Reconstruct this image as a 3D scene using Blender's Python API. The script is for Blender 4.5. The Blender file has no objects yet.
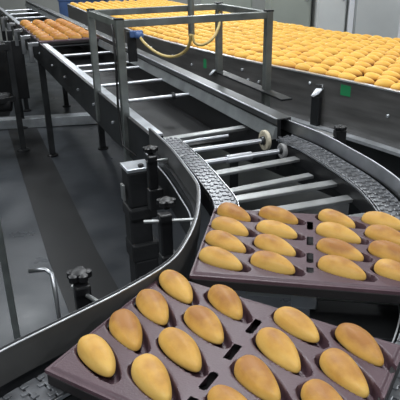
import bpy, bmesh, math, random
from mathutils import Vector, Matrix
random.seed(7)
PI = math.pi
COL = bpy.context.scene.collection

# ------------------------------------------------------------------ materials
def mat(name, color, rough=.5, metal=0., noise=0., nscale=20., bump=0., bscale=80., spec=.5, coat=0., stretch=None, sss=0.):
    m = bpy.data.materials.new(name); m.use_nodes = True
    nt = m.node_tree; b = nt.nodes['Principled BSDF']
    b.inputs['Base Color'].default_value = (*color, 1)
    b.inputs['Roughness'].default_value = rough
    b.inputs['Metallic'].default_value = metal
    b.inputs['Specular IOR Level'].default_value = spec
    b.inputs['Coat Weight'].default_value = coat
    if sss:
        b.inputs['Subsurface Weight'].default_value = sss
        b.inputs['Subsurface Radius'].default_value = (.012, .006, .002)
        b.inputs['Subsurface Scale'].default_value = .5
    tc = nt.nodes.new('ShaderNodeTexCoord')
    mp = nt.nodes.new('ShaderNodeMapping'); nt.links.new(tc.outputs['Object'], mp.inputs[0])
    if stretch: mp.inputs['Scale'].default_value = stretch
    if noise:
        n = nt.nodes.new('ShaderNodeTexNoise'); n.inputs['Scale'].default_value = nscale; n.inputs['Detail'].default_value = 5
        nt.links.new(mp.outputs[0], n.inputs['Vector'])
        r = nt.nodes.new('ShaderNodeValToRGB')
        r.color_ramp.elements[0].position = .3; r.color_ramp.elements[1].position = .7
        r.color_ramp.elements[0].color = (*[c*(1-noise) for c in color], 1)
        r.color_ramp.elements[1].color = (*[min(1, c*(1+noise)) for c in color], 1)
        nt.links.new(n.outputs['Fac'], r.inputs[0]); nt.links.new(r.outputs[0], b.inputs['Base Color'])
        mr = nt.nodes.new('ShaderNodeMapRange'); mr.inputs[3].default_value = max(.02, rough-.1); mr.inputs[4].default_value = min(1, rough+.12)
        nt.links.new(n.outputs['Fac'], mr.inputs[0]); nt.links.new(mr.outputs[0], b.inputs['Roughness'])
    if bump:
        n2 = nt.nodes.new('ShaderNodeTexNoise'); n2.inputs['Scale'].default_value = bscale; n2.inputs['Detail'].default_value = 4
        nt.links.new(mp.outputs[0], n2.inputs['Vector'])
        bp = nt.nodes.new('ShaderNodeBump'); bp.inputs['Strength'].default_value = bump; bp.inputs['Distance'].default_value = .003
        nt.links.new(n2.outputs['Fac'], bp.inputs['Height']); nt.links.new(bp.outputs[0], b.inputs['Normal'])
    return m

def cake_mat(name, low, mid, top, var, amp=1.3):
    """sponge: yellow rim and tip, golden brown bake towards the crown, each cake baked a little differently"""
    m = bpy.data.materials.new(name); m.use_nodes = True
    nt = m.node_tree; b = nt.nodes['Principled BSDF']; L = nt.links
    b.inputs['Roughness'].default_value = .5; b.inputs['Specular IOR Level'].default_value = .35
    b.inputs['Subsurface Weight'].default_value = .12
    b.inputs['Subsurface Radius'].default_value = (.01, .005, .002); b.inputs['Subsurface Scale'].default_value = .5
    tc = nt.nodes.new('ShaderNodeTexCoord'); sp = nt.nodes.new('ShaderNodeSeparateXYZ'); L.new(tc.outputs['Object'], sp.inputs[0])
    oi = nt.nodes.new('ShaderNodeObjectInfo')
    n = nt.nodes.new('ShaderNodeTexNoise'); n.noise_dimensions = '4D'; n.inputs['Scale'].default_value = 28; n.inputs['Detail'].default_value = 4
    L.new(tc.outputs['Object'], n.inputs['Vector'])
    mw = nt.nodes.new('ShaderNodeMath'); mw.operation = 'MULTIPLY'; mw.inputs[1].default_value = 40
    L.new(oi.outputs['Random'], mw.inputs[0]); L.new(mw.outputs[0], n.inputs['W'])
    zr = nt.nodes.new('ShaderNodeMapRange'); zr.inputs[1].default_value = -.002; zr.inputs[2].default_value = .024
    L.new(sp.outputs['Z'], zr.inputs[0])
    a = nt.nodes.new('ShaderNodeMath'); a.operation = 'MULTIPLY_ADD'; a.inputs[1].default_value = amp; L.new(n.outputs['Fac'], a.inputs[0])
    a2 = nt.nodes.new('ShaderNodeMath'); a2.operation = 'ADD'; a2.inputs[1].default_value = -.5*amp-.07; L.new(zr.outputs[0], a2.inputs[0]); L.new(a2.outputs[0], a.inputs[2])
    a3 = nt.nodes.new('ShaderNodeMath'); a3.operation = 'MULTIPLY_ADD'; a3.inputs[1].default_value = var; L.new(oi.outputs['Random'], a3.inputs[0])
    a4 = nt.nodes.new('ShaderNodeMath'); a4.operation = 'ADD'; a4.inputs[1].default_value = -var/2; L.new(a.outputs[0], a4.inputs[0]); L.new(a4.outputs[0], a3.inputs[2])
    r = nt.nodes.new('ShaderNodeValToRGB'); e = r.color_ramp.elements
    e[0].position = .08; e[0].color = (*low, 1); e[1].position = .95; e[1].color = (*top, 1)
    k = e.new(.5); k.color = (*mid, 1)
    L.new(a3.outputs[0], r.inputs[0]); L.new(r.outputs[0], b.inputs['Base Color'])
    n2 = nt.nodes.new('ShaderNodeTexNoise'); n2.inputs['Scale'].default_value = 260; L.new(tc.outputs['Object'], n2.inputs['Vector'])
    bp = nt.nodes.new('ShaderNodeBump'); bp.inputs['Strength'].default_value = .25; bp.inputs['Distance'].default_value = .001
    L.new(n2.outputs['Fac'], bp.inputs['Height']); L.new(bp.outputs[0], b.inputs['Normal'])
    return m

M = {}
M['steel'] = mat('stainless steel', (.42, .43, .45), .34, 1, .25, 9, .1, 40)
M['steel_bright'] = mat('polished steel', (.66, .69, .73), .33, .75, .15, 14)
M['steel_dark'] = mat('dull dark steel', (.048, .050, .053), .38, .75, .35, 5, .1, 30)
M['frame_dark'] = mat('grimy dark steel', (.018, .0185, .020), .48, .4, .4, 6)
M['panel'] = mat('brushed side panel', (.20, .195, .19), .36, .65, .25, 4, .08, 60, stretch=(1, 1, 8))
M['post'] = mat('frame tube steel', (.30, .32, .31), .38, .9, .25, 12)
M['railface'] = mat('rail face', (.085, .085, .085), .42, .35, .2, 12)
M['edge'] = mat('bright edge steel', (.55, .57, .6), .38, .7, .2, 20)  # light tone put in for the highlight along rail rims and lip
M['guide_dark'] = mat('dark guide channel', (.16, .165, .17), .4, .8, .25, 9)
M['band'] = mat('grey rail band', (.30, .32, .33), .42, .6, .2, 12)
M['bar'] = mat('grey bar', (.36, .37, .37), .4, .85, .2, 12)
M['roller'] = mat('roller steel', (.66, .68, .72), .34, .9)
M['chain'] = mat('grey chain plastic', (.145, .15, .16), .33, .6, .3, 45)
M['black'] = mat('black plastic', (.007, .007, .008), .42, 0, .3, 20)
M['rubber'] = mat('black housing', (.007, .0075, .009), .6, 0, .4, 14, .4, 40)
M['cream'] = mat('cream nylon', (.52, .47, .36), .5, 0, .15, 20)
M['greyplastic'] = mat('grey nylon', (.30, .30, .30), .5, 0, .15, 20)
M['tray'] = mat('maroon brown silicone', (.080, .045, .056), .40, 0, .12, 14, .15, 300, spec=.5)
M['trayframe'] = mat('dark tray frame', (.010, .008, .009), .6, 0, .2, 20)
M['beltbrown'] = mat('reddish brown belt', (.075, .022, .012), .6, 0, .3, 12)
M['green'] = mat('green sticker', (.02, .24, .09), .5)
M['hose'] = mat('yellowed hose', (.48, .36, .13), .4, 0, .15, 30)
M['blue'] = mat('blue plastic', (.05, .10, .24), .5, 0, .2, 8)
M['cable'] = mat('cable black', (.01, .01, .011), .5)
M['wall'] = mat('pale wall panel', (.36, .37, .35), .5, 0, .08, 2)
M['wallgreen'] = mat('grey green panel', (.34, .37, .33), .5, 0, .1, 3)
M['cab'] = mat('light cabinet metal', (.66, .68, .67), .42, 0, .06, 3)
M['cab2'] = mat('paler cabinet metal', (.80, .81, .84), .4, 0, .05, 3)
M['ceil'] = mat('ceiling panel', (.5, .5, .5), .7, 0, .05, 2)
M['channel'] = mat('dark painted shade strip', (.008, .0085, .0095), .5, 0, .4, 4)  # near black of the painted floor shade; the drip pan shares it
M['cake'] = cake_mat('madeleine crumb', (.67, .43, .115), (.57, .32, .072), (.34, .15, .038), .6)
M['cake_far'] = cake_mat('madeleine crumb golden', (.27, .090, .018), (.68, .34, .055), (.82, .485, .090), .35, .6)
M['cake_brown'] = cake_mat('madeleine crumb dull', (.68, .38, .10), (.55, .27, .06), (.42, .17, .035), .5)

def floor_mat():
    m = bpy.data.materials.new('wet dark resin floor'); m.use_nodes = True
    nt = m.node_tree; b = nt.nodes['Principled BSDF']; L = nt.links
    tc = nt.nodes.new('ShaderNodeTexCoord')
    n = nt.nodes.new('ShaderNodeTexNoise'); n.inputs['Scale'].default_value = 1.6; n.inputs['Detail'].default_value = 7
    L.new(tc.outputs['Object'], n.inputs['Vector'])
    r = nt.nodes.new('ShaderNodeValToRGB'); e = r.color_ramp.elements
    e[0].position = .3; e[0].color = (.030, .034, .040, 1); e[1].position = .72; e[1].color = (.058, .065, .075, 1)
    L.new(n.outputs['Fac'], r.inputs[0]); L.new(r.outputs[0], b.inputs['Base Color'])
    n2 = nt.nodes.new('ShaderNodeTexNoise'); n2.inputs['Scale'].default_value = 3.5; n2.inputs['Detail'].default_value = 6
    L.new(tc.outputs['Object'], n2.inputs['Vector'])
    mr = nt.nodes.new('ShaderNodeMapRange'); mr.inputs[1].default_value = .3; mr.inputs[2].default_value = .7; mr.inputs[3].default_value = .26; mr.inputs[4].default_value = .5
    L.new(n2.outputs['Fac'], mr.inputs[0]); L.new(mr.outputs[0], b.inputs['Roughness'])
    bp = nt.nodes.new('ShaderNodeBump'); bp.inputs['Strength'].default_value = .25; bp.inputs['Distance'].default_value = .01
    L.new(n2.outputs['Fac'], bp.inputs['Height']); L.new(bp.outputs[0], b.inputs['Normal'])
    b.inputs['Specular IOR Level'].default_value = .6
    return m
M['floor'] = floor_mat()

# ------------------------------------------------------------------ mesh helpers
def tag(o, label=None, cat=None, group=None, kind=None):
    if label: o['label'] = label
    if cat: o['category'] = cat
    if group: o['group'] = group
    if kind: o['kind'] = kind
    return o

def empty(name, loc=(0, 0, 0), label=None, cat=None, group=None, rz=0):
    o = bpy.data.objects.new(name, None); COL.objects.link(o)
    o.location = loc; o.rotation_euler = (0, 0, rz); o.empty_display_size = .05
    return tag(o, label, cat, group)

class MB:
    def __init__(s): s.v = []; s.f = []
    def add(s, v, f):
        k = len(s.v); s.v += [tuple(p) for p in v]; s.f += [tuple(i+k for i in q) for q in f]; return s
    def box(s, c, size, rz=0, m=None):
        hx, hy, hz = [d/2 for d in size]
        R = m if m is not None else Matrix.Rotation(rz, 3, 'Z')
        P = [Vector(c) + R @ Vector((x*hx, y*hy, z*hz)) for z in (-1, 1) for y in (-1, 1) for x in (-1, 1)]
        return s.add(P, [(0, 2, 3, 1), (4, 5, 7, 6), (0, 1, 5, 4), (2, 6, 7, 3), (0, 4, 6, 2), (1, 3, 7, 5)])
    def bar(s, a, b, w, h):
        """rectangular bar from a to b, w across, h tall"""
        a = Vector(a); b = Vector(b); d = b-a; x = d.normalized()
        up = Vector((0, 0, 1)) if abs(x.z) < .95 else Vector((0, 1, 0))
        y = up.cross(x).normalized(); z = x.cross(y)
        R = Matrix((x, y, z)).transposed()
        return s.box((a+b)/2, (d.length, w, h), m=R)
    def tube(s, pts, r, n=12, cap=True):
        pts = [Vector(p) for p in pts]; N = len(pts); rings = []
        ref = None
        for i, p in enumerate(pts):
            t = (pts[min(i+1, N-1)] - pts[max(i-1, 0)]).normalized()
            if ref is None:
                ref = Vector((0, 0, 1)) if abs(t.z) < .9 else Vector((1, 0, 0))
            u = (ref - t*ref.dot(t)).normalized(); ref = u; w = t.cross(u)
            rr = r[i] if isinstance(r, (list, tuple)) else r
            rings.append([p + (u*math.cos(2*PI*k/n) + w*math.sin(2*PI*k/n))*rr for k in range(n)])
        V = [q for R in rings for q in R]; F = []
        for i in range(N-1):
            for k in range(n):
                F.append((i*n+k, i*n+(k+1) % n, (i+1)*n+(k+1) % n, (i+1)*n+k))
        if cap: F += [tuple(range(n-1, -1, -1)), tuple((N-1)*n+k for k in range(n))]
        return s.add(V, F)
    def disc(s, c, axis, prof, n=24):
        """lathe: prof = (offset along axis, radius)"""
        axis = Vector(axis).normalized(); pts = [Vector(c) + axis*o for o, r in prof]
        ref = Vector((0, 0, 1)) if abs(axis.z) < .9 else Vector((1, 0, 0))
        u = (ref - axis*ref.dot(axis)).normalized(); w = axis.cross(u)
        V = []; F = []
        for p, (o, r) in zip(pts, prof):
            V += [p + (u*math.cos(2*PI*k/n) + w*math.sin(2*PI*k/n))*max(r, 1e-5) for k in range(n)]
        for i in range(len(prof)-1):
            for k in range(n): F.append((i*n+k, i*n+(k+1) % n, (i+1)*n+(k+1) % n, (i+1)*n+k))
        F += [tuple(range(n-1, -1, -1)), tuple((len(prof)-1)*n+k for k in range(n))]
        return s.add(V, F)
    def sweep(s, path, prof, closed=True):
        """sweep a closed profile (n, z) along a 2-D path; n grows to the left-hand normal (-ty, tx)"""
        N = len(path); m = len(prof); V = []; F = []
        for i in range(N):
            nx, ny = normal(path, i)
            for (n_, z) in prof: V.append((path[i][0]+nx*n_, path[i][1]+ny*n_, z))
        for i in range(N-1):
            for k in range(m): F.append((i*m+k, (i+1)*m+k, (i+1)*m+(k+1) % m, i*m+(k+1) % m))
        F += [tuple(range(m)), tuple((N-1)*m+k for k in range(m-1, -1, -1))]
        return s.add(V, F)
    def build(s, name, material, parent=None, smooth=False, bevel=0., loc=(0, 0, 0), auto=None):
        me = bpy.data.meshes.new(name); me.from_pydata(s.v, [], s.f); me.update()
        bm = bmesh.new(); bm.from_mesh(me); bmesh.ops.recalc_face_normals(bm, faces=bm.faces)
        if auto is not None:
            for f in bm.faces: f.smooth = True
            for e in bm.edges:
                if len(e.link_faces) == 2 and e.calc_face_angle(0) > auto: e.smooth = False
        bm.to_mesh(me); bm.free()
        if smooth:
            for p in me.polygons: p.use_smooth = True
        me.materials.append(material)
        o = bpy.data.objects.new(name, me); COL.objects.link(o); o.location = loc
        if parent is not None: o.parent = parent
        if bevel:
            b = o.modifiers.new('bevel', 'BEVEL'); b.width = bevel; b.segments = 2; b.limit_method = 'ANGLE'
        return o

def normal(path, i):
    a = path[max(i-1, 0)]; b = path[min(i+1, len(path)-1)]
    tx, ty = b[0]-a[0], b[1]-a[1]; l = math.hypot(tx, ty)
    return -ty/l, tx/l

def spline(P, step=.02):
    """Catmull-Rom through P, resampled evenly"""
    Q = [(2*P[0][0]-P[1][0], 2*P[0][1]-P[1][1])] + list(P) + [(2*P[-1][0]-P[-2][0], 2*P[-1][1]-P[-2][1])]
    out = []
    for i in range(1, len(Q)-2):
        p0, p1, p2, p3 = Q[i-1:i+3]
        for k in range(24):
            t = k/24
            out.append(tuple(.5*((2*p1[j]) + (-p0[j]+p2[j])*t + (2*p0[j]-5*p1[j]+4*p2[j]-p3[j])*t*t + (-p0[j]+3*p1[j]-3*p2[j]+p3[j])*t**3) for j in (0, 1)))
    out.append(tuple(P[-1]))
    return resample(out, step)

def resample(P, step):
    L = [0]
    for a, b in zip(P, P[1:]): L.append(L[-1]+math.hypot(b[0]-a[0], b[1]-a[1]))
    n = max(2, round(L[-1]/step)); out = []; j = 0
    for i in range(n+1):
        s = L[-1]*i/n
        while j < len(L)-2 and L[j+1] < s: j += 1
        t = (s-L[j])/max(1e-9, L[j+1]-L[j])
        out.append((P[j][0]+(P[j+1][0]-P[j][0])*t, P[j][1]+(P[j+1][1]-P[j][1])*t))
    return out

def offset(path, d):
    return [(p[0]+normal(path, i)[0]*d, p[1]+normal(path, i)[1]*d) for i, p in enumerate(path)]

def copy_tree(o, parent=None):
    c = o.copy(); COL.objects.link(c); c.parent = parent
    for ch in list(o.children): copy_tree(ch, c)
    return c

# ------------------------------------------------------------------ camera
f_px = 565.0; th = math.radians(23.4); ro = math.radians(1.0); c_, s_ = math.cos(th), math.sin(th)
Fw = Vector((0, c_, -s_)); Uw = Vector((0, s_, c_)); Rw = Vector((1, 0, 0))
U2 = Uw*math.cos(ro) + Rw*math.sin(ro); R2 = Rw*math.cos(ro) - Uw*math.sin(ro)
cd = bpy.data.cameras.new('camera'); cam = bpy.data.objects.new('camera', cd); COL.objects.link(cam)
mw = Matrix((R2, U2, -Fw)).transposed().to_4x4(); mw.translation = Vector((0, 0, 1.49)); cam.matrix_world = mw
cd.sensor_width = 36; cd.lens = f_px/400*36; cd.clip_start = .02; cd.clip_end = 60
bpy.context.scene.camera = cam

# ------------------------------------------------------------------ geometry of the line
D = Vector((-.3833, .9236, 0))                 # travel direction of the straight, seen going away
A = Vector((.9236, .3833, 0))                  # across, from inner rail to outer rail
def LP(y): return Vector((-.436 + (y-2.489)*D.x/D.y, y, 0))       # outer edge of the left straight guide
def RP(y): return Vector((.009 + (y-2.535)*D.x/D.y, y, 0))        # inner edge of the right straight guide

inner_pts = [(-.160, 1.83), (-.115, 1.708), (-.071, 1.580), (-.027, 1.42), (-.003, 1.322), (.001, 1.24), (-.005, 1.13), (-.022, 1.03), (-.055, .930), (-.132, .832), (-.223, .742), (-.298, .668), (-.375, .575), (-.44, .47)]
outer_pts = [(.290, 1.960), (.322, 1.894), (.383, 1.775), (.416, 1.690), (.448, 1.585), (.474, 1.50), (.491, 1.425), (.503, 1.345), (.506, 1.25), (.495, 1.10), (.462, .93), (.405, .76), (.31, .60), (.2, .46)]
inner = spline(inner_pts); outer = spline(outer_pts)

# ------------------------------------------------------------------ setting
def slab(name, c, size, m, kind='structure'):
    o = MB().box((0, 0, 0), size).build(name, m, loc=c); o['kind'] = kind; return o
slab('floor', (0, 4, -.05), (14, 16, .1), M['floor'])
slab('ceiling', (0, 4, 3.25), (14, 16, .1), M['ceil'])
slab('wall_back', (0, 11.0, 1.6), (14, .1, 3.2), M['wall'])
slab('wall_left', (-6.0, 4, 1.6), (.1, 14, 3.2), M['wallgreen'])
slab('wall_right', (5.2, 4, 1.6), (.1, 14, 3.2), M['wall'])
slab('wall_front', (0, -3.0, 1.6), (14, .1, 3.2), M['wall'])
gm = MB().sweep([(-1.75, 5.4), (-.70, 2.72), (-.35, 1.9)], [(-.13, .001), (.13, .001), (.13, .006), (-.13, .006)])  # thin dark strip painting the conveyor's band of shade onto the floor
tag(gm.build('floor_shade_strip', M['channel']), 'long flat dark strip of painted shade on the grey floor beside the conveyor', 'painted shade strip')  # the 'channel' material is the near black of this painted shade

# ------------------------------------------------------------------ cakes and trays
def cake_mesh(name, nu, nv, material, L=.098, Wd=.056, H=.027, seed=0):
    rnd = random.Random(seed); V = []; F = []
    ph = [rnd.uniform(0, 6.28) for _ in range(4)]
    for i in range(nu+1):
        a = PI*i/nu; u = -math.cos(a)                      # -1 blunt end, +1 tip
        prof = math.sin(a)**.80
        w = Wd/2*prof*(1.06-.30*u-.14*u*u)/1.04
        h = H*prof**.9*(.98-.22*u)
        cx = u*L/2; cy = .0025*math.cos(u*1.5+ph[0])*1.0
        for k in range(nv):
            b = 2*PI*k/nv; y = math.cos(b); z = math.sin(b)
            yy = w*math.copysign(abs(y)**.92, y)
            zz = h*z if z > 0 else .011*z*prof
            wob = 1+.025*math.sin(3*u+ph[1]+2*b)+.02*math.sin(5*b+ph[2])
            V.append((cx, cy+yy*wob, zz*wob))
    for i in range(nu):
        for k in range(nv): F.append((i*nv+k, i*nv+(k+1) % nv, (i+1)*nv+(k+1) % nv, (i+1)*nv+k))
    me = bpy.data.meshes.new(name); me.from_pydata(V, [], F)
    bm = bmesh.new(); bm.from_mesh(me); bmesh.ops.remove_doubles(bm, verts=bm.verts, dist=.0002)
    bmesh.ops.recalc_face_normals(bm, faces=bm.faces)
    for f in bm.faces: f.smooth = True
    bm.to_mesh(me); bm.free(); me.materials.append(material)
    return me

PX_ = [0, .1, .2275, .3275]; PY_ = [0, -.0718, -.1436, -.2154]
CA = math.radians(-28)
TX0, TX1, TY0, TY1 = -.052, .385, -.272, .034
def tray_mesh(step=.0022):
    nx = round((TX1-TX0)/step); ny = round((TY1-TY0)/step)
    ca, sa = math.cos(CA), math.sin(CA)
    def sm(t): t = max(0, min(1, t)); return t*t*(3-2*t)
    def depth(x, y):
        d = 0
        for cx in PX_:
            for cy in PY_:
                dx, dy = x-cx, y-cy
                if abs(dx) > .075 or abs(dy) > .06: continue
                u = dx*ca+dy*sa; v = -dx*sa+dy*ca
                U = (u-.0072)/.0580
                if abs(U) < 1:
                    w = .0230*math.sqrt(1-U*U)**.7*(1.06-.34*U)
                    q = 1-abs(v)/max(w, 1e-4)
                    d = max(d, .020*sm(q*5.5)*sm((1-abs(U))*16))
        for cy in PY_:                                     # slotted holes between the pairs
            dx = x-.1675; dy = y-(cy-.036 if cy > -.2 else -.226)
            qx = max(0, abs(dx)-.0010); qy = max(0, abs(dy)-(.0135 if cy > -.2 else .004)); rr = math.hypot(qx, qy)
            if rr < .0050: d = .05
        e = min(x-TX0, TX1-x, y-TY0, TY1-y)
        if e < .008: d = max(d, .004*sm((.008-e)/.003))
        return d
    V = []; F = []
    for j in range(ny+1):
        for i in range(nx+1):
            x = TX0+(TX1-TX0)*i/nx; y = TY0+(TY1-TY0)*j/ny
            V.append((x, y, -depth(x, y)))
    for j in range(ny):
        for i in range(nx):
            a = j*(nx+1)+i; q = (a, a+1, a+nx+2, a+nx+1)
            if any(V[k][2] < -.04 for k in q): continue        # the slots are open holes
            F.append(q)
    ring = [i for i in range(nx+1)] + [j*(nx+1)+nx for j in range(1, ny+1)] + [ny*(nx+1)+i for i in range(nx-1, -1, -1)] + [j*(nx+1) for j in range(ny-1, 0, -1)]
    k = len(V)
    for r in ring: V.append((V[r][0], V[r][1], -.0105))
    n = len(ring)
    for i in range(n): F.append((ring[i], k+i, k+(i+1) % n, ring[(i+1) % n]))
    me = bpy.data.meshes.new('baking_mould'); me.from_pydata(V, [], F)
    bm = bmesh.new(); bm.from_mesh(me); bmesh.ops.recalc_face_normals(bm, faces=bm.faces)
    for f in bm.faces: f.smooth = True
    for e in bm.edges:
        if len(e.link_faces) == 2 and e.calc_face_angle(0) > 1.1: e.smooth = False
    bm.to_mesh(me); bm.free(); me.materials.append(M['tray'])
    return me

def make_tray(loc, rz, label):
    t = empty('baking_tray', loc, label, 'baking tray', 'baking trays on the conveyor', rz)
    o = bpy.data.objects.new('mould_sheet', TRAYME); COL.objects.link(o); o.parent = t
    fr = MB(); x0, x1, y0, y1 = TX0+.004, TX1-.004, TY0+.004, TY1-.004
    zc = -.0195
    for a, b in (((x0, y0), (x1, y0)), ((x1, y0), (x1, y1)), ((x1, y1), (x0, y1)), ((x0, y1), (x0, y0))):
        fr.bar((a[0], a[1], zc), (b[0], b[1], zc), .010, .018)
    fr.box(((x0+x1)/2, (y0+y1)/2, -.0275), (x1-x0, y1-y0, .004))  # dark base plate added so the open slots look into darkness
    fr.build('carrier_frame', M['trayframe'], t, bevel=.0015)
    return t

TRAYME = tray_mesh()
ZT = .950
trays = []
t1 = make_tray((-.0435, .858, ZT), math.radians(-31), 'nearer maroon baking tray of cakes in the bottom foreground')
t2 = make_tray((.0787, 1.164, ZT), math.radians(-10.5), 'second maroon baking tray of cakes, lying on the bend behind the nearest one')
hero = [cake_mesh('shell_cake', 30, 26, M['cake'], seed=k, L=.097+.003*(k % 3-1), Wd=.0455+.0015*(k % 2), H=.0215) for k in range(4)]

rown = ['back row', 'second row', 'third row', 'front row']
coln = ['at the left end', 'second from the left', 'third from the left', 'at the right end']
for t, nm, grp in ((t1, 'nearest tray', 'cakes in the nearest tray'), (t2, 'second tray on the bend', 'cakes in the second tray')):
    for j in range(4):
        for i in range(4):
            o = bpy.data.objects.new('shell_cake', random.choice(hero)); COL.objects.link(o)
            p = Matrix.Translation(t.location) @ Matrix.Rotation(t.rotation_euler.z, 4, 'Z') @ Vector((PX_[i]-.0015, PY_[j]+.001, -.003))
            o.location = p; o.rotation_euler = (random.uniform(-.04, .04), random.uniform(-.02, .05), t.rotation_euler.z+CA+random.uniform(-.06, .06))
            k = random.uniform(.95, 1.01); o.scale = (k, random.uniform(.94, 1.01), random.uniform(.95, 1.08))
            tag(o, 'golden cake %s of the %s, %s' % (coln[i], rown[j], nm), 'cake', grp)

# trays further up the straight
lo = cake_mesh('plump_cake', 16, 14, M['cake_brown'], seed=11, L=.125, Wd=.086, H=.036)
rz_s = math.atan2(A.y, A.x)
near_ids = ['closest', 'second', 'third', 'fourth']
p0 = LP(4.10)
for q in range(4):
    base = p0 + D*(.335*q) + A*(-.0+.052+.0)
    t = make_tray((base.x, base.y, ZT), 0, 'dark baking tray of cakes far up the straight conveyor, %s of the far trays' % near_ids[q])
    t.rotation_euler.z = rz_s
    # origin is the far-left cake, so step back down the line by the tray length
    off = D*(.30); t.location = (base.x+off.x, base.y+off.y, ZT)
    for j in range(2):
        for i in range(4):
            o = bpy.data.objects.new('shell_cake', lo); COL.objects.link(o)
            p = Matrix.Translation(t.location) @ Matrix.Rotation(rz_s, 4, 'Z') @ Vector((.012+.104*i, -.043-.152*j, -.001))
            o.location = p; o.rotation_euler = (0, 0, rz_s+math.radians(-62)+random.uniform(-.12, .12)); o.scale = (1, 1, random.uniform(.9, 1.1))
            tag(o, 'browned plump cake %s of the %s row, %s far tray' % (coln[i], ('back', 'front')[j], near_ids[q]), 'cake', 'cakes in the far trays')

# ------------------------------------------------------------------ the tray conveyor
conv = empty('roller_conveyor', (0, 0, 0), 'curving steel conveyor carrying the maroon trays from far left to the foreground', 'conveyor')
YF = 8.2; YL = 1.845
# left straight guide: flat bright top, tall dark side
pl = [(LP(YF).x, LP(YF).y), (LP(YL).x, LP(YL).y)]
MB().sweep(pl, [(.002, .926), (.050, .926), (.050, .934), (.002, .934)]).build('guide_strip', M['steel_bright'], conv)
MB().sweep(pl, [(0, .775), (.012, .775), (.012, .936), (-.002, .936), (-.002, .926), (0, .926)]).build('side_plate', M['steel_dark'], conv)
MB().sweep(pl, [(.040, .86), (.050, .86), (.050, .926), (.040, .926)]).build('inner_web', M['frame_dark'], conv)
# right straight guide: channel with a bright lip, a ledge lower down
pr = [(RP(YF).x, RP(YF).y), (RP(1.905).x, RP(1.905).y)]
MB().sweep(pr, [(0, .945), (.003, .945), (.003, .962), (.055, .962), (.055, .935), (.058, .935), (.058, .966), (0, .966)]).build('guide_channel', M['guide_dark'], conv)
MB().tube([(p[0], p[1], .966) for p in pr], .003, 8).build('channel_lip', M['edge'], conv, smooth=True)
MB().sweep(pr, [(.004, .78), (.018, .78), (.018, .962), (.004, .962)]).build('side_plate', M['frame_dark'], conv)
MB().sweep(pr, [(-.016, .894), (.004, .894), (.004, .936), (-.004, .936)]).build('ledge', M['band'], conv)
# curved guides
MB().sweep(inner, [(-.008, .905), (0, .905), (0, .963), (-.008, .963)]).build('inner_guide_rail', M['railface'], conv, auto=.6)
for d_, m_e in ((-.001, 'edge'), (-.0075, 'steel_dark')): MB().tube([(p[0], p[1], .9635) for p in offset(inner, d_)], .0016, 8).build('rail_edge', M[m_e], conv, smooth=True)
MB().sweep(offset(inner, -.010), [(-.008, .78), (0, .78), (0, .905), (-.008, .905)]).build('curved_side_plate', M['steel_dark'], conv, auto=.6)
MB().tube([(p[0], p[1], .880) for p in offset(inner, -.024)[:34]], .0022, 6).build('guide_wire', M['edge'], conv, smooth=True)
MB().sweep(outer, [(0, .917), (.004, .917), (.008, .955), (.004, .955)]).build('outer_guide_rail', M['steel'], conv, auto=.6)
MB().tube([(p[0], p[1], .956) for p in offset(outer, .006)], .0026, 8).build('rail_edge', M['edge'], conv, smooth=True)
MB().sweep(outer, [(.006, .80), (.030, .80), (.030, .925), (.006, .925)]).build('curved_side_box', M['steel_dark'], conv, auto=.6)

def chain(path, name, w=.068):
    P = resample(path, .0265); mb = MB(); kb = MB()
    for i in range(len(P)-1):
        a, b = P[i], P[i+1]; ang = math.atan2(b[1]-a[1], b[0]-a[0]); c = ((a[0]+b[0])/2, (a[1]+b[1])/2)
        l = math.hypot(b[0]-a[0], b[1]-a[1]); T = Vector((math.cos(ang), math.sin(ang), 0)); N = Vector((-T.y, T.x, 0))
        mb.box((c[0], c[1], .914), (l*.90, w, .009), ang)
        for k in range(4):                                   # knuckles of the hinge, alternating side to side
            o = Vector((a[0], a[1], .9185)) + N*(w*(-.36+.24*k)) + T*(l*(.16 if k % 2 else -.12))
            kb.box(o, (l*.42, w*.15, .005), ang)
    mb.v += [];
    k = len(mb.v); mb.add(kb.v, kb.f)
    return mb.build(name, M['chain'], conv, bevel=.0016)
ic = offset(inner, .063); oc = [p for p in offset(outer, -.041) if p[1] < 1.86]
chain(ic, 'slat_chain', .058); chain(oc, 'slat_chain', .066)
for path, d in ((ic, .033), (oc, -.038)):
    MB().sweep(offset(path, d), [(-.0012, .912), (.0012, .912), (.0012, .9175), (-.0012, .9175)]).build('wear_strip', M['steel'], conv, auto=.6)
MB().sweep(ic, [(-.030, .86), (.030, .86), (.030, .905), (-.030, .905)]).build('chain_bed', M['black'], conv, auto=.6)
MB().sweep(oc, [(-.034, .86), (.034, .86), (.034, .905), (-.034, .905)]).build('chain_bed', M['black'], conv, auto=.6)

def roller(y, r=.0085, z=.893, a=.05, b=.43, y0=None):
    p = LP(y); s = p + A*a + Vector((0, 0, z)); e = p + A*b + Vector((0, 0, z))
    mb = MB(); mb.tube([s, e], r, 14)
    return mb.build('roller', M['roller'], conv, auto=.6)
for y in (7.4, 6.9, 6.4, 5.9, 5.55, 5.1, 4.62, 4.24, 3.80, 3.38, 3.20, 2.82, 2.47):
    roller(y)
# bearing of the nearest thin roller
e = LP(2.47)+A*.33+Vector((0, 0, .893)); MB().disc(e, A, [(0, .010), (0, .017), (.006, .019), (.014, .017), (.014, .01)]).build('roller_bearing', M['steel_dark'], conv, auto=.5)
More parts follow.
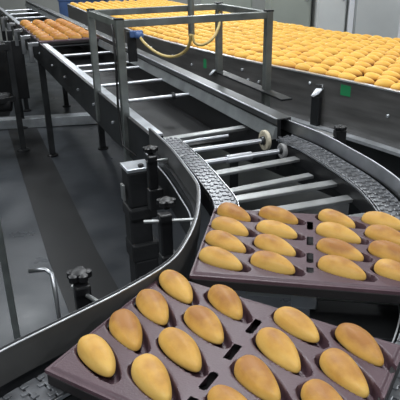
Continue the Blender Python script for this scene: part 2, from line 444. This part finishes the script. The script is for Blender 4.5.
# cross bars where the line starts to bend
def bar(a, b, w, h, z, m='bar', name='cross_bar'):
    return MB().bar((a[0], a[1], z), (b[0], b[1], z), w, h).build(name, M[m], conv, bevel=.002)
bar((-.125, 1.960), (.215, 2.122), .034, .012, .880)
MB().tube([(-.09, 1.895, .885), (.106, 1.985, .885)], .006, 12).build('cross_rod', M['roller'], conv, auto=.6)
def wheel(c, mname, R):
    mb = MB(); mb.disc(c, A, [(-.005, R*.45), (-.005, R*.62), (-.007, R*.70), (-.007, R*.95), (-.005, R), (.005, R), (.007, R*.95), (.007, R*.7), (.005, R*.62), (.005, R*.45)], 32)
    o = mb.build('drive_wheel', M[mname], conv, auto=.5)
    MB().disc(c, A, [(-.016, R*.2), (-.016, R*.38), (-.009, R*.45), (.012, R*.45), (.012, .004)], 20).build('wheel_hub', M['steel_dark'], o, auto=.5)
wheel(Vector((.233, 1.912, .888)), 'cream', .036)
MB().tube([(-.06, 1.790, .888), (.233, 1.912, .888)], .0085, 14).build('drive_shaft', M['roller'], conv, auto=.6)
sh = MB().tube([(-.01, 1.680, .886), (.279, 1.800, .886)], .0085, 14).build('drive_shaft', M['roller'], conv, auto=.6)
MB().tube([(.088, 1.7207, .886), (.170, 1.7547, .886)], .0135, 18).build('shaft_sleeve', M['roller'], sh, auto=.6)
wheel(Vector((.279, 1.800, .886)), 'greyplastic', .025)
for a, b, w, h, z in (((.030, 1.602), (.350, 1.752), .034, .010, .878), ((.060, 1.500), (.345, 1.632), .030, .010, .860),
                      ((.078, 1.405), (.425, 1.533), .034, .010, .878), ((.098, 1.322), (.415, 1.430), .034, .010, .868),
                      ((.110, 1.22), (.43, 1.31), .034, .010, .868), ((.105, 1.10), (.42, 1.14), .034, .010, .868),
                      ((.09, .98), (.40, .93), .034, .010, .868), ((.03, .87), (.35, .72), .034, .010, .868)):
    bar(a, b, w, h, z)
# plates under the bend
MB().box((.295, .915, .846), (.17, .14, .006), math.radians(-12)).build('under_plate', M['steel_dark'], conv, bevel=.001)
MB().box((.205, .955, .872), (.05, .07, .03), math.radians(-12)).build('under_bracket', M['steel'], conv, bevel=.003)
# undertray of the straight: dark pan and inner cross members
MB().sweep([(LP(YF)+A*.24).to_2d(), (LP(2.1)+A*.24).to_2d()], [(-.22, .775), (.22, .775), (.22, .782), (-.22, .782)]).build('drip_pan', M['channel'], conv)

# legs of the conveyor
def leg(x, y, w=.045, top=.80, name='support_leg'):
    o = MB().box((x, y, top/2+.01), (w, w, top-.02), rz_s).build(name, M['steel_dark'], conv, bevel=.003)
    MB().disc((x, y, 0), (0, 0, 1), [(0, .045), (.012, .045), (.022, .018), (.05, .014), (.05, .004)], 20).build('levelling_foot', M['black'], o, auto=.5)
for y in (4.40, 5.9, 7.4):
    p = LP(y)+A*.03; leg(p.x, p.y); p = LP(y)+A*.45; leg(p.x, p.y)
for x, y in ((.50, 1.62), (.52, .9)): leg(x, y)

# guide clamps: star knob, black block, steel rod through it
def clamp(k, rod, post, zr=.93):
    b = MB(); px, py = post
    b.box((px, py, (zr+.78)/2-.004), (.030, .026, zr-.78+.012), rz_s)
    b.box((px, py, zr), (.030, .026, .030), rz_s)
    b.box((px+.006, py-.002, .80), (.044, .034, .07), rz_s)
    o = b.build('guide_clamp', M['black'], conv, bevel=.004)
    kb = MB(); kb.disc((k[0], k[1], zr+.010), (0, 0, 1), [(0, .008), (.010, .008), (.010, .014), (.024, .015), (.027, .008)], 20)
    for q in range(5):
        a = q*2*PI/5+.4
        kb.disc((k[0]+.015*math.cos(a), k[1]+.015*math.sin(a), zr+.020), (0, 0, 1), [(0, .004), (.001, .009), (.012, .009), (.014, .005)], 12)
    kb.build('star_knob', M['black'], o, auto=.6)
    MB().tube([(rod[0][0], rod[0][1], zr-.004), (rod[1][0], rod[1][1], zr-.004)], .0042, 12).build('clamp_rod', M['bar'], o, auto=.6)
clamp((-.148, 1.640), ((-.160, 1.608), (-.050, 1.655)), (-.144, 1.615), .925)
clamp((-.080, 1.235), ((-.132, 1.192), (-.012, 1.200)), (-.083, 1.197), .925)
clamp((-.226, .905), ((-.243, .915), (-.175, .850)), (-.220, .892), .925)
# bent rod end by the lowest clamp
MB().tube([(-.345, .985, .915), (-.312, .985, .918), (-.298, .978, .912), (-.290, .958, .880), (-.284, .94, .80), (-.28, .93, .70)], [.0045, .0045, .0045, .0045, .004, .004], 10).build('bent_rod', M['steel'], conv, smooth=True)
# black drive housing hanging under the bend with its steel top plate
hs = MB()
hx, hy = -.212, 1.785
hs.box((hx, hy, .775), (.085, .085, .13), rz_s)
hs.box((hx+.003, hy-.004, .69), (.098, .098, .045), rz_s)
hs.box((hx-.004, hy, .62), (.078, .08, .11), rz_s)
hs.box((hx+.004, hy, .54), (.098, .096, .07), rz_s)
hs.box((hx+.006, hy, .44), (.088, .088, .14), rz_s)
hs.box((hx+.002, hy, .33), (.098, .098, .09), rz_s)
hs.box((hx+.002, hy, .15), (.06, .06, .30), rz_s)
ho = hs.build('drive_housing', M['rubber'], conv, bevel=.008)
MB().box((hx, hy, .845), (.088, .088, .012), rz_s).build('top_plate', M['steel_bright'], ho, bevel=.002)
MB().disc((hx+.018, hy-.022, .851), (0, 0, 1), [(0, .010), (.008, .010), (.010, .007)], 6).build('bolt', M['black'], ho)
MB().box((hx-.046, hy-.03, .765), (.008, .03, .055), rz_s).build('white_tag', M['bar'], ho, bevel=.001)
MB().bar((hx+.03, hy+.02, .83), (-.11, 1.83, .83), .04, .03).build('housing_bracket', M['frame_dark'], ho, bevel=.002)
# small bolts on the outside of the side plate
bb = None
for y in (2.3, 2.62, 2.95, 3.3, 3.7, 4.2):
    p = LP(y); MB().disc((p.x, p.y, .855), -A, [(0, .007), (.006, .007), (.007, .005)], 6).build('plate_bolt', M['steel_bright'], conv)
# silver guide brackets standing outside the far part of the left straight
for k, y in enumerate((4.15, 4.55, 5.0, 5.5, 6.1)):
    p = LP(y)-A*.045
    o = MB().box((p.x, p.y, .93), (.075, .035, .028), rz_s).box((p.x-.02, p.y-.01, .87), (.03, .03, .13), rz_s).build('guide_bracket', M['steel'], conv, bevel=.003)
    MB().disc((p.x-.02, p.y-.008, .944), (0, 0, 1), [(0, .012), (.03, .014), (.034, .008)], 14).build('bracket_knob', M['black'], o, auto=.5)

# ------------------------------------------------------------------ tube frame over the straight
gf = empty('guard_frame', (0, 0, 0), 'grey square tube frame standing over the straight conveyor on four posts', 'frame')
TZ = 1.285
pA, pB, pC, pD = Vector((-.452, 2.53, 0)), Vector((-.278, 2.10, 0)), Vector((.103, 2.765, 0)), Vector((.283, 2.33, 0))
for p, zb in ((pA, .80), (pB, .74), (pC, .955), (pD, .80)):
    o = MB().box((p.x, p.y, (zb+TZ)/2), (.028, .028, TZ-zb), rz_s).build('post', M['post'], gf, bevel=.002)
    MB().box((p.x, p.y, TZ+.002), (.031, .031, .006), rz_s).build('post_cap', M['black'], o, bevel=.001)
def beam(a, b, z=TZ-.014, w=.026, h=.026, ext=0):
    d = (b-a).normalized()
    MB().bar(a+Vector((0, 0, z))+d*.014, b+Vector((0, 0, z))-d*.014+d*ext, w, h).build('beam', M['post'], gf, bevel=.002)
beam(pA, pB); beam(pC, pD); beam(pB, pD); beam(pA, pC)
MB().bar((pC.x-.0, pC.y, .972), (pD.x+.06, pD.y-.17, .972), .05, .008).build('foot_plate', M['steel_dark'], gf, bevel=.002)

# cable down the near left post
tag(MB().tube([(pB.x-.03, pB.y+.03, TZ-.02), (pB.x-.024, pB.y+.006, 1.24), (pB.x-.022, pB.y+.002, 1.1), (pB.x-.025, pB.y+.0, .98), (pB.x-.022, pB.y-.002, .90), (pB.x-.012, pB.y-.04, .83), (-.225, 2.0, .80)], .0045, 8)
    .build('power_cable', M['cable'], smooth=True), 'thin black cable running down the near left post of the tube frame', 'cable')
# steel drop pipe with yellow hose
tag(MB().tube([(-.026, 2.69, 1.6), (-.026, 2.69, 1.155)], .015, 18).build('drop_pipe', M['post'], auto=.6),
    'upright steel drop pipe hanging over the conveyor beside the yellow hose', 'pipe')
hz = spline([(0, 0), (1, 0)], 1)
def hose3(P, n=10):
    Q = [Vector(p) for p in P]; Q = [2*Q[0]-Q[1]]+Q+[2*Q[-1]-Q[-2]]; out = []
    for i in range(1, len(Q)-2):
        p0, p1, p2, p3 = Q[i-1:i+3]
        for k in range(n):
            t = k/n; out.append(.5*((2*p1)+(-p0+p2)*t+(2*p0-5*p1+4*p2-p3)*t*t+(-p0+3*p1-3*p2+p3)*t**3))
    return out+[Q[-2]]
hs_ = empty('air_hose', (-.026, 2.67, 1.15), 'yellowed plastic hose looping from the drop pipe to a blue fitting on the conveyor', 'hose')
def rel(P): return [(p[0]+.026, p[1]-2.67, p[2]-1.15) for p in P]
MB().tube(hose3(rel([(-.03, 2.665, 1.16), (-.035, 2.68, 1.12), (-.06, 2.72, 1.075), (-.115, 2.80, 1.04), (-.175, 2.88, 1.035), (-.235, 2.98, 1.05), (-.285, 3.06, 1.08), (-.305, 3.10, 1.105)])), .0075, 10).build('hose_loop', M['hose'], hs_, smooth=True)
MB().tube(hose3(rel([(-.022, 2.665, 1.16), (-.012, 2.66, 1.125), (.022, 2.65, 1.115), (.07, 2.66, 1.14), (.10, 2.70, 1.19), (.108, 2.745, 1.25)])), .0065, 10).build('hose_loop', M['hose'], hs_, smooth=True)
MB().box(Vector((-.325+.026, 3.13-2.67, 1.11-1.15)), (.07, .035, .035), .2).disc(Vector((-.31+.026, 3.11-2.67, 1.105-1.15)), (.4, -.6, 0), [(-.02, .02), (.02, .02), (.03, .012)], 14).build('hose_fitting', M['blue'], hs_, bevel=.004)
MB().box(Vector((-.355+.026, 3.16-2.67, 1.04-1.15)), (.05, .03, .16), .2).build('fitting_bracket', M['frame_dark'], hs_, bevel=.003)
tag(MB().tube(hose3([(-.21, 2.36, 1.262), (-.17, 2.46, 1.232), (-.10, 2.55, 1.222), (-.04, 2.66, 1.235), (-.02, 2.69, 1.26)]), .004, 8).build('slack_cable', M['cable'], smooth=True),
    'slack black cable sagging from the frame top to the drop pipe', 'cable')

# ------------------------------------------------------------------ wide belt full of cakes
near_pts = [(-1.50, 6.95), (-1.257, 6.31), (-.907, 5.385), (-.600, 4.600), (-.453, 4.208), (-.169, 3.63), (.111, 3.150), (.307, 2.840), (.575, 2.455), (.775, 2.153), (.98, 1.80), (1.14, 1.45)]
edge = spline(near_pts, .05)
wb = empty('belt_conveyor', (0, 0, 0), 'wide steel sided belt conveyor covered with golden cakes, along the right', 'conveyor')
WW = 1.12
MB().sweep(edge, [(.012, .955), (WW-.012, .955), (WW-.012, .975), (.012, .975)]).build('belt', M['beltbrown'], wb, auto=.6)
MB().sweep(edge, [(-.004, .775), (.006, .775), (.006, .992), (-.004, .992)]).build('side_panel', M['panel'], wb, auto=.6)
MB().sweep(edge, [(-.008, .992), (.014, .992), (.014, .998), (-.008, .998)]).build('top_flange', M['steel_bright'], wb, auto=.6)
MB().sweep(edge, [(-.045, .762), (.006, .762), (.006, .775), (-.045, .775)]).build('bottom_flange', M['edge'], wb, auto=.6)
MB().sweep(edge, [(.03, .44), (.045, .44), (.045, .765), (.03, .765)]).build('lower_panel', M['steel_dark'], wb, auto=.6)
MB().sweep(edge, [(WW-.006, .78), (WW+.006, .78), (WW+.006, 1.0), (WW-.006, 1.0)]).build('side_panel', M['panel'], wb, auto=.6)
for i in range(12, len(edge)-6, 24):
    for d in (.08, WW-.08):
        n = normal(edge, i); p = (edge[i][0]+n[0]*d, edge[i][1]+n[1]*d)
        MB().box((p[0], p[1], .48), (.05, .05, .955)).build('belt_leg', M['steel_dark'], wb, bevel=.003)

def on_edge(x, z, out=0.):
    """point and outward angle on the near face at world x"""
    for i in range(len(edge)-1):
        if edge[i][0] <= x <= edge[i+1][0]:
            t = (x-edge[i][0])/(edge[i+1][0]-edge[i][0]); y = edge[i][1]+t*(edge[i+1][1]-edge[i][1])
            n = normal(edge, i); return Vector((x-n[0]*(.004+out), y-n[1]*(.004+out), z)), math.atan2(n[1], n[0])
for x, z, w, h in ((.628, .955, .055, .045), (.045, .925, .03, .05)):
    p, a = on_edge(x, z); MB().box(p, (.002, w, h), a).build('green_sticker', M['green'], wb)
for x, z in ((.755, .895), (.235, .945), (.262, .90), (.31, .905), (.51, .955), (-.03, .90), (-.15, .92), (-.3, .93), (.09, .89)):
    p, a = on_edge(x, z); n = Vector((-math.cos(a), -math.sin(a), 0))
    MB().disc(p, n, [(0, .007), (.006, .007), (.008, .005)], 6).build('panel_bolt', M['steel_bright'], wb)
for x, z, sc in ((.545, .925, 1.0), (.10, .895, .8)):
    p, a = on_edge(x, z, .0); n = Vector((-math.cos(a), -math.sin(a), 0)); tt = Vector((-n.y, n.x, 0))
    v = [p+tt*(-.020*sc)+n*.004+Vector((0, 0, .012*sc)), p+tt*(.022*sc)+n*.004+Vector((0, 0, .018*sc)), p+tt*(.018*sc)+n*.030+Vector((0, 0, -.004)), p+tt*(-.006*sc)+n*.034+Vector((0, 0, -.020*sc)), p+tt*(-.024*sc)+n*.030+Vector((0, 0, -.018*sc))]
    v2 = [q-n*.004-Vector((0, 0, .002)) for q in v]; m = MB(); m.add(v+v2, [(0, 1, 2, 3, 4), (9, 8, 7, 6, 5)]+[(i, (i+1) % 5, 5+(i+1) % 5, 5+i) for i in range(5)])
    o = m.build('sensor_clip', M['steel_bright'], wb)
    if sc == 1.0:
        MB().box(p+n*.018+Vector((0, 0, -.085)), (.020, .045, .13), a).build('clip_arm', M['steel_dark'], o, bevel=.002)
        MB().tube([p+tt*(-.02)+n*.006+Vector((0, 0, .03)), p+tt*(.02)+n*.006+Vector((0, 0, .034)), p+tt*(.024)+n*.012+Vector((0, 0, .014))], .002, 8).build('clip_wire', M['steel'], o, smooth=True)

# black knob bracket beside the outer rail
kb = empty('rail_bracket', (.478, 1.845, .915), 'small black knob and flat steel bracket just outside the curved outer rail', 'bracket')
MB().box((-.04, .045, .0), (.10, .03, .006), -.9).build('bracket_arm', M['steel'], kb, bevel=.001)
m_ = MB().box((.0, .0, .0), (.035, .03, .05), .3)
for q in range(5):
    a = q*2*PI/5; m_.disc((.013*math.cos(a), .013*math.sin(a), .025), (0, 0, 1), [(0, .004), (.001, .009), (.013, .009), (.015, .005)], 12)
m_.build('star_knob', M['black'], kb, bevel=.002)
MB().box((.0, .0, -.09), (.03, .03, .15), .3).build('bracket_post', M['frame_dark'], kb, bevel=.002)

# cakes on the belt
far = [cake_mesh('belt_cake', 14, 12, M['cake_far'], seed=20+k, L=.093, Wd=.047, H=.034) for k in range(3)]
L_e = (len(edge)-1)*.05
E2 = resample(edge, .092); spots = []
for r in range(13):
    nn = .052+r*.0860
    for i in range(1, len(E2)-1):
        n = normal(E2, i); jx = random.uniform(-.011, .011); tx, ty = n[1], -n[0]
        sh_ = (.046 if r % 2 else 0)+jx; d = nn+random.uniform(-.005, .005)
        x = E2[i][0]+n[0]*d+tx*sh_; y = E2[i][1]+n[1]*d+ty*sh_
        # keep what the frame can see
        v = Vector((x, y, 1.0-1.49)); dep = v.dot(Fw); px = 200+f_px*v.x/dep; py = 200-f_px*v.dot(Uw)/dep
        if -12 < px < 560 and py > -16: spots.append((dep + (0 if px < 412 else 100), x, y, r))
spots.sort()
rest = MB()
for idx, (dep, x, y, r) in enumerate(spots):
    rz = math.radians(-20)+random.uniform(-.2, .2)
    if idx < 300:
        o = bpy.data.objects.new('shell_cake', random.choice(far)); COL.objects.link(o)
        o.location = (x, y, .985); o.rotation_euler = (random.uniform(-.12, .12), random.uniform(-.08, .08), rz)
        k = random.uniform(.93, 1.06); o.scale = (k, random.uniform(.94, 1.06), random.uniform(.85, 1.1))
        if r == 0: tag(o, 'golden cake in the outermost row of the wide belt, along its near steel edge', 'cake', 'cakes in the edge row of the wide belt')
        else: tag(o, 'golden cake packed among the inner rows of the wide belt, in its nearer half', 'cake', 'cakes packed on the wide belt')
    else:
        me = far[idx % 3]; R = Matrix.Translation((x, y, .985)) @ Matrix.Rotation(rz, 4, 'Z')
        rest.add([R @ v.co for v in me.vertices], [tuple(p.vertices) for p in me.polygons])
print('belt cakes', len(spots))
if rest.v:
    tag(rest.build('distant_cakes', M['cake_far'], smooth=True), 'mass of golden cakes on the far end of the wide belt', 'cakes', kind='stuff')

# ------------------------------------------------------------------ far background
def cabinet(name, x, y, w, d, h, m, label, cat, doors=1, rz=0.):
    t = empty(name, (x, y, 0), label, cat, rz=rz)
    MB().box((0, 0, h/2), (w, d, h)).build('body', M[m], t, bevel=.01)
    for k in range(doors):
        cx = -w/2+w/doors*(k+.5)
        o = MB().box((cx, -d/2-.010, h/2+.03), (w/doors-.03, .018, h-.16)).build('door', M[m], t, bevel=.004)
        MB().box((cx+w/doors*.36, -d/2-.03, 1.15), (.02, .03, .16)).build('handle', M['steel_bright'], o, bevel=.004)
    return t
cabinet('tall_cabinet', .93, 6.1, .40, .5, 2.2, 'wallgreen', 'greenish grey tall cabinet behind the belt, left of the pale ones', 'cabinet')
cabinet('tall_cabinet', 1.31, 6.0, .28, .5, 2.2, 'cab', 'narrow light grey tall cabinet behind the wide belt, between two others', 'cabinet')
t = MB().box((0, 0, 1.1), (.045, .06, 2.2)).build('upright_post', M['cab2'], loc=(1.49, 5.72, 0), bevel=.004); tag(t, 'bright bluish white upright post between the pale cabinets', 'post')
cabinet('tall_cabinet', 1.83, 6.0, .60, .5, 2.2, 'cab', 'wide grey flat-fronted cabinet behind the belt, right of the white post', 'cabinet')
cabinet('tall_cabinet', 2.15, 5.1, .62, .5, 1.9, 'cab2', 'palest cabinet at the right end behind the wide belt', 'cabinet')
cabinet('tall_cabinet', .35, 7.2, .6, .5, 2.2, 'wallgreen', 'dim cabinet beyond the far end of the belt, behind the tube frame', 'cabinet')
# blue crates past the end of the belt
def crate(x, y, z, w, d, h, rz, label, first=[]):
    t = empty('plastic_crate', (x, y, z), label, 'crate', 'blue crates', rz)
    m = MB(); th_ = .012
    m.box((0, 0, th_/2), (w, d, th_))
    for sx in (-1, 1): m.box((sx*(w/2-th_/2), 0, h/2), (th_, d, h))
    for sy in (-1, 1): m.box((0, sy*(d/2-th_/2), h/2), (w-2*th_, th_, h))
    m.build('crate_body', M['blue'], t, bevel=.003)
    r = MB()
    for sx in (-1, 1): r.box((sx*(w/2), 0, h-.012), (.02, d+.02, .024))
    for sy in (-1, 1): r.box((0, sy*(d/2), h-.012), (w, .02, .024))
    r.build('crate_rim', M['blue'], t, bevel=.003)
st = empty('crate_table', (-.90, 8.05, 0), 'low steel table holding the blue crates beyond the belts', 'table')
MB().box((0, 0, .72), (2.0, .6, .03)).build('table_top', M['steel'], st, bevel=.003)
for sx in (-.95, .95):
    for sy in (-.25, .25): MB().box((sx, sy, .355), (.04, .04, .70)).build('leg', M['steel_dark'], st, bevel=.003)
crate(-1.50, 8.02, .735, .62, .42, .26, .05, 'blue plastic crate on the far steel table, the left one')
crate(-.70, 8.05, .735, .62, .42, .22, -.04, 'blue plastic crate on the far steel table, the right one')

# dark machinery left of the conveyor
mf = empty('machine_stand', (-1.68, 4.5, 0), 'dark steel machine stand with round motors on the floor left of the conveyor', 'machine stand')
for x, y in ((.20, .05), (-.18, -.32), (-.42, .25), (.0, .75)):
    o = MB().box((x, y, .46), (.045, .045, .88), rz_s).build('leg', M['steel_dark'], mf, bevel=.003)
    MB().disc((x, y, 0), (0, 0, 1), [(0, .055), (.015, .055), (.03, .02), (.05, .015), (.05, .004)], 20).build('foot', M['steel_dark'], o, auto=.5)
MB().bar((.2, .05, .86), (-.42, .25, .86), .05, .05).bar((-.18, -.32, .86), (.2, .05, .86), .05, .05).bar((-.42, .25, .86), (-.18, -.32, .86), .05, .05).build('top_frame', M['frame_dark'], mf, bevel=.003)
MB().bar((-.18, -.32, .45), (.2, .05, .45), .04, .04).build('cross_brace', M['frame_dark'], mf, bevel=.003)
m_ = MB().disc((-.30, .10, .50), (1, .25, 0), [(0, .05), (.01, .085), (.03, .092), (.22, .092), (.25, .085), (.26, .05), (.30, .045), (.32, .02)], 28)
m_.box((-.18, .12, .38), (.20, .14, .05), .2); m_.build('motor', M['frame_dark'], mf, auto=.5)
m_ = MB().disc((-.02, .02, .42), (1, .2, 0), [(0, .04), (.01, .075), (.02, .08), (.16, .08), (.18, .07), (.19, .03)], 28)
m_.box((.06, .04, .34), (.14, .10, .05), .2); m_.build('motor', M['frame_dark'], mf, auto=.5)
MB().box((-.12, .42, .60), (.62, .02, .50), .2).build('back_panel', M['frame_dark'], mf, bevel=.003)
MB().box((-.30, .1, .72), (.26, .2, .18), .2).build('control_box', M['frame_dark'], mf, bevel=.006)
tag(MB().bar((-2.3, 5.18, .05), (-.86, 5.42, .05), .12, .09).build('floor_beam', M['steel_bright'], bevel=.004), 'long flat steel beam lying across the floor at the left, behind the machine stand', 'beam')
tag(MB().tube(hose3([(-1.62, 4.30, .62), (-1.60, 4.22, .5), (-1.66, 4.18, .3), (-1.75, 4.2, .12), (-1.9, 4.3, .02)]), .012, 8).build('floor_cable', M['cable'], smooth=True), 'thick black cable dropping to the floor at the far left edge', 'cable')
ep = empty('corner_post', (-.66, 1.66, 0), 'slim grey upright tube at the lower left edge, outside the bend', 'post')
MB().box((0, 0, .40), (.022, .022, .78), .3).build('tube', M['post'], ep, bevel=.002)
MB().box((0, 0, .006), (.09, .09, .012), .3).build('base_plate', M['steel_dark'], ep, bevel=.001)

# ------------------------------------------------------------------ light: ceiling fluorescents of the hall
def lamp(x, y, w, l, power, label, color=(.93, .97, 1.0)):
    t = empty('ceiling_light', (x, y, 3.10), label, 'ceiling light', 'ceiling lights')
    MB().box((0, 0, .05), (w+.06, l+.06, .06)).build('housing', M['cab2'], t, bevel=.005)
    ld = bpy.data.lights.new('lamp', 'AREA'); ld.shape = 'RECTANGLE'; ld.size = w; ld.size_y = l; ld.energy = power; ld.color = color
    lo_ = bpy.data.objects.new('lamp', ld); COL.objects.link(lo_); lo_.location = (0, 0, 0); lo_.parent = t
for x, wx in ((-2.05, 'left'), (.1, 'middle'), (2.8, 'right')):
    for y, wy in ((-.6, 'behind the viewer'), (2.4, 'over the bend'), (5.4, 'over the far trays'), (8.3, 'nearest the back wall')):
        lamp(x, y, .40, 1.3, 44, 'white ceiling light in the %s row, the one %s' % (wx, wy))
w = bpy.data.worlds.new('world'); bpy.context.scene.world = w; w.use_nodes = True
w.node_tree.nodes['Background'].inputs[0].default_value = (.75, .85, 1, 1); w.node_tree.nodes['Background'].inputs[1].default_value = .3
vs = bpy.context.scene.view_settings
vs.view_transform = 'Standard'; vs.look = 'None'; vs.gamma = 1; vs.use_curve_mapping = False; vs.exposure = 0
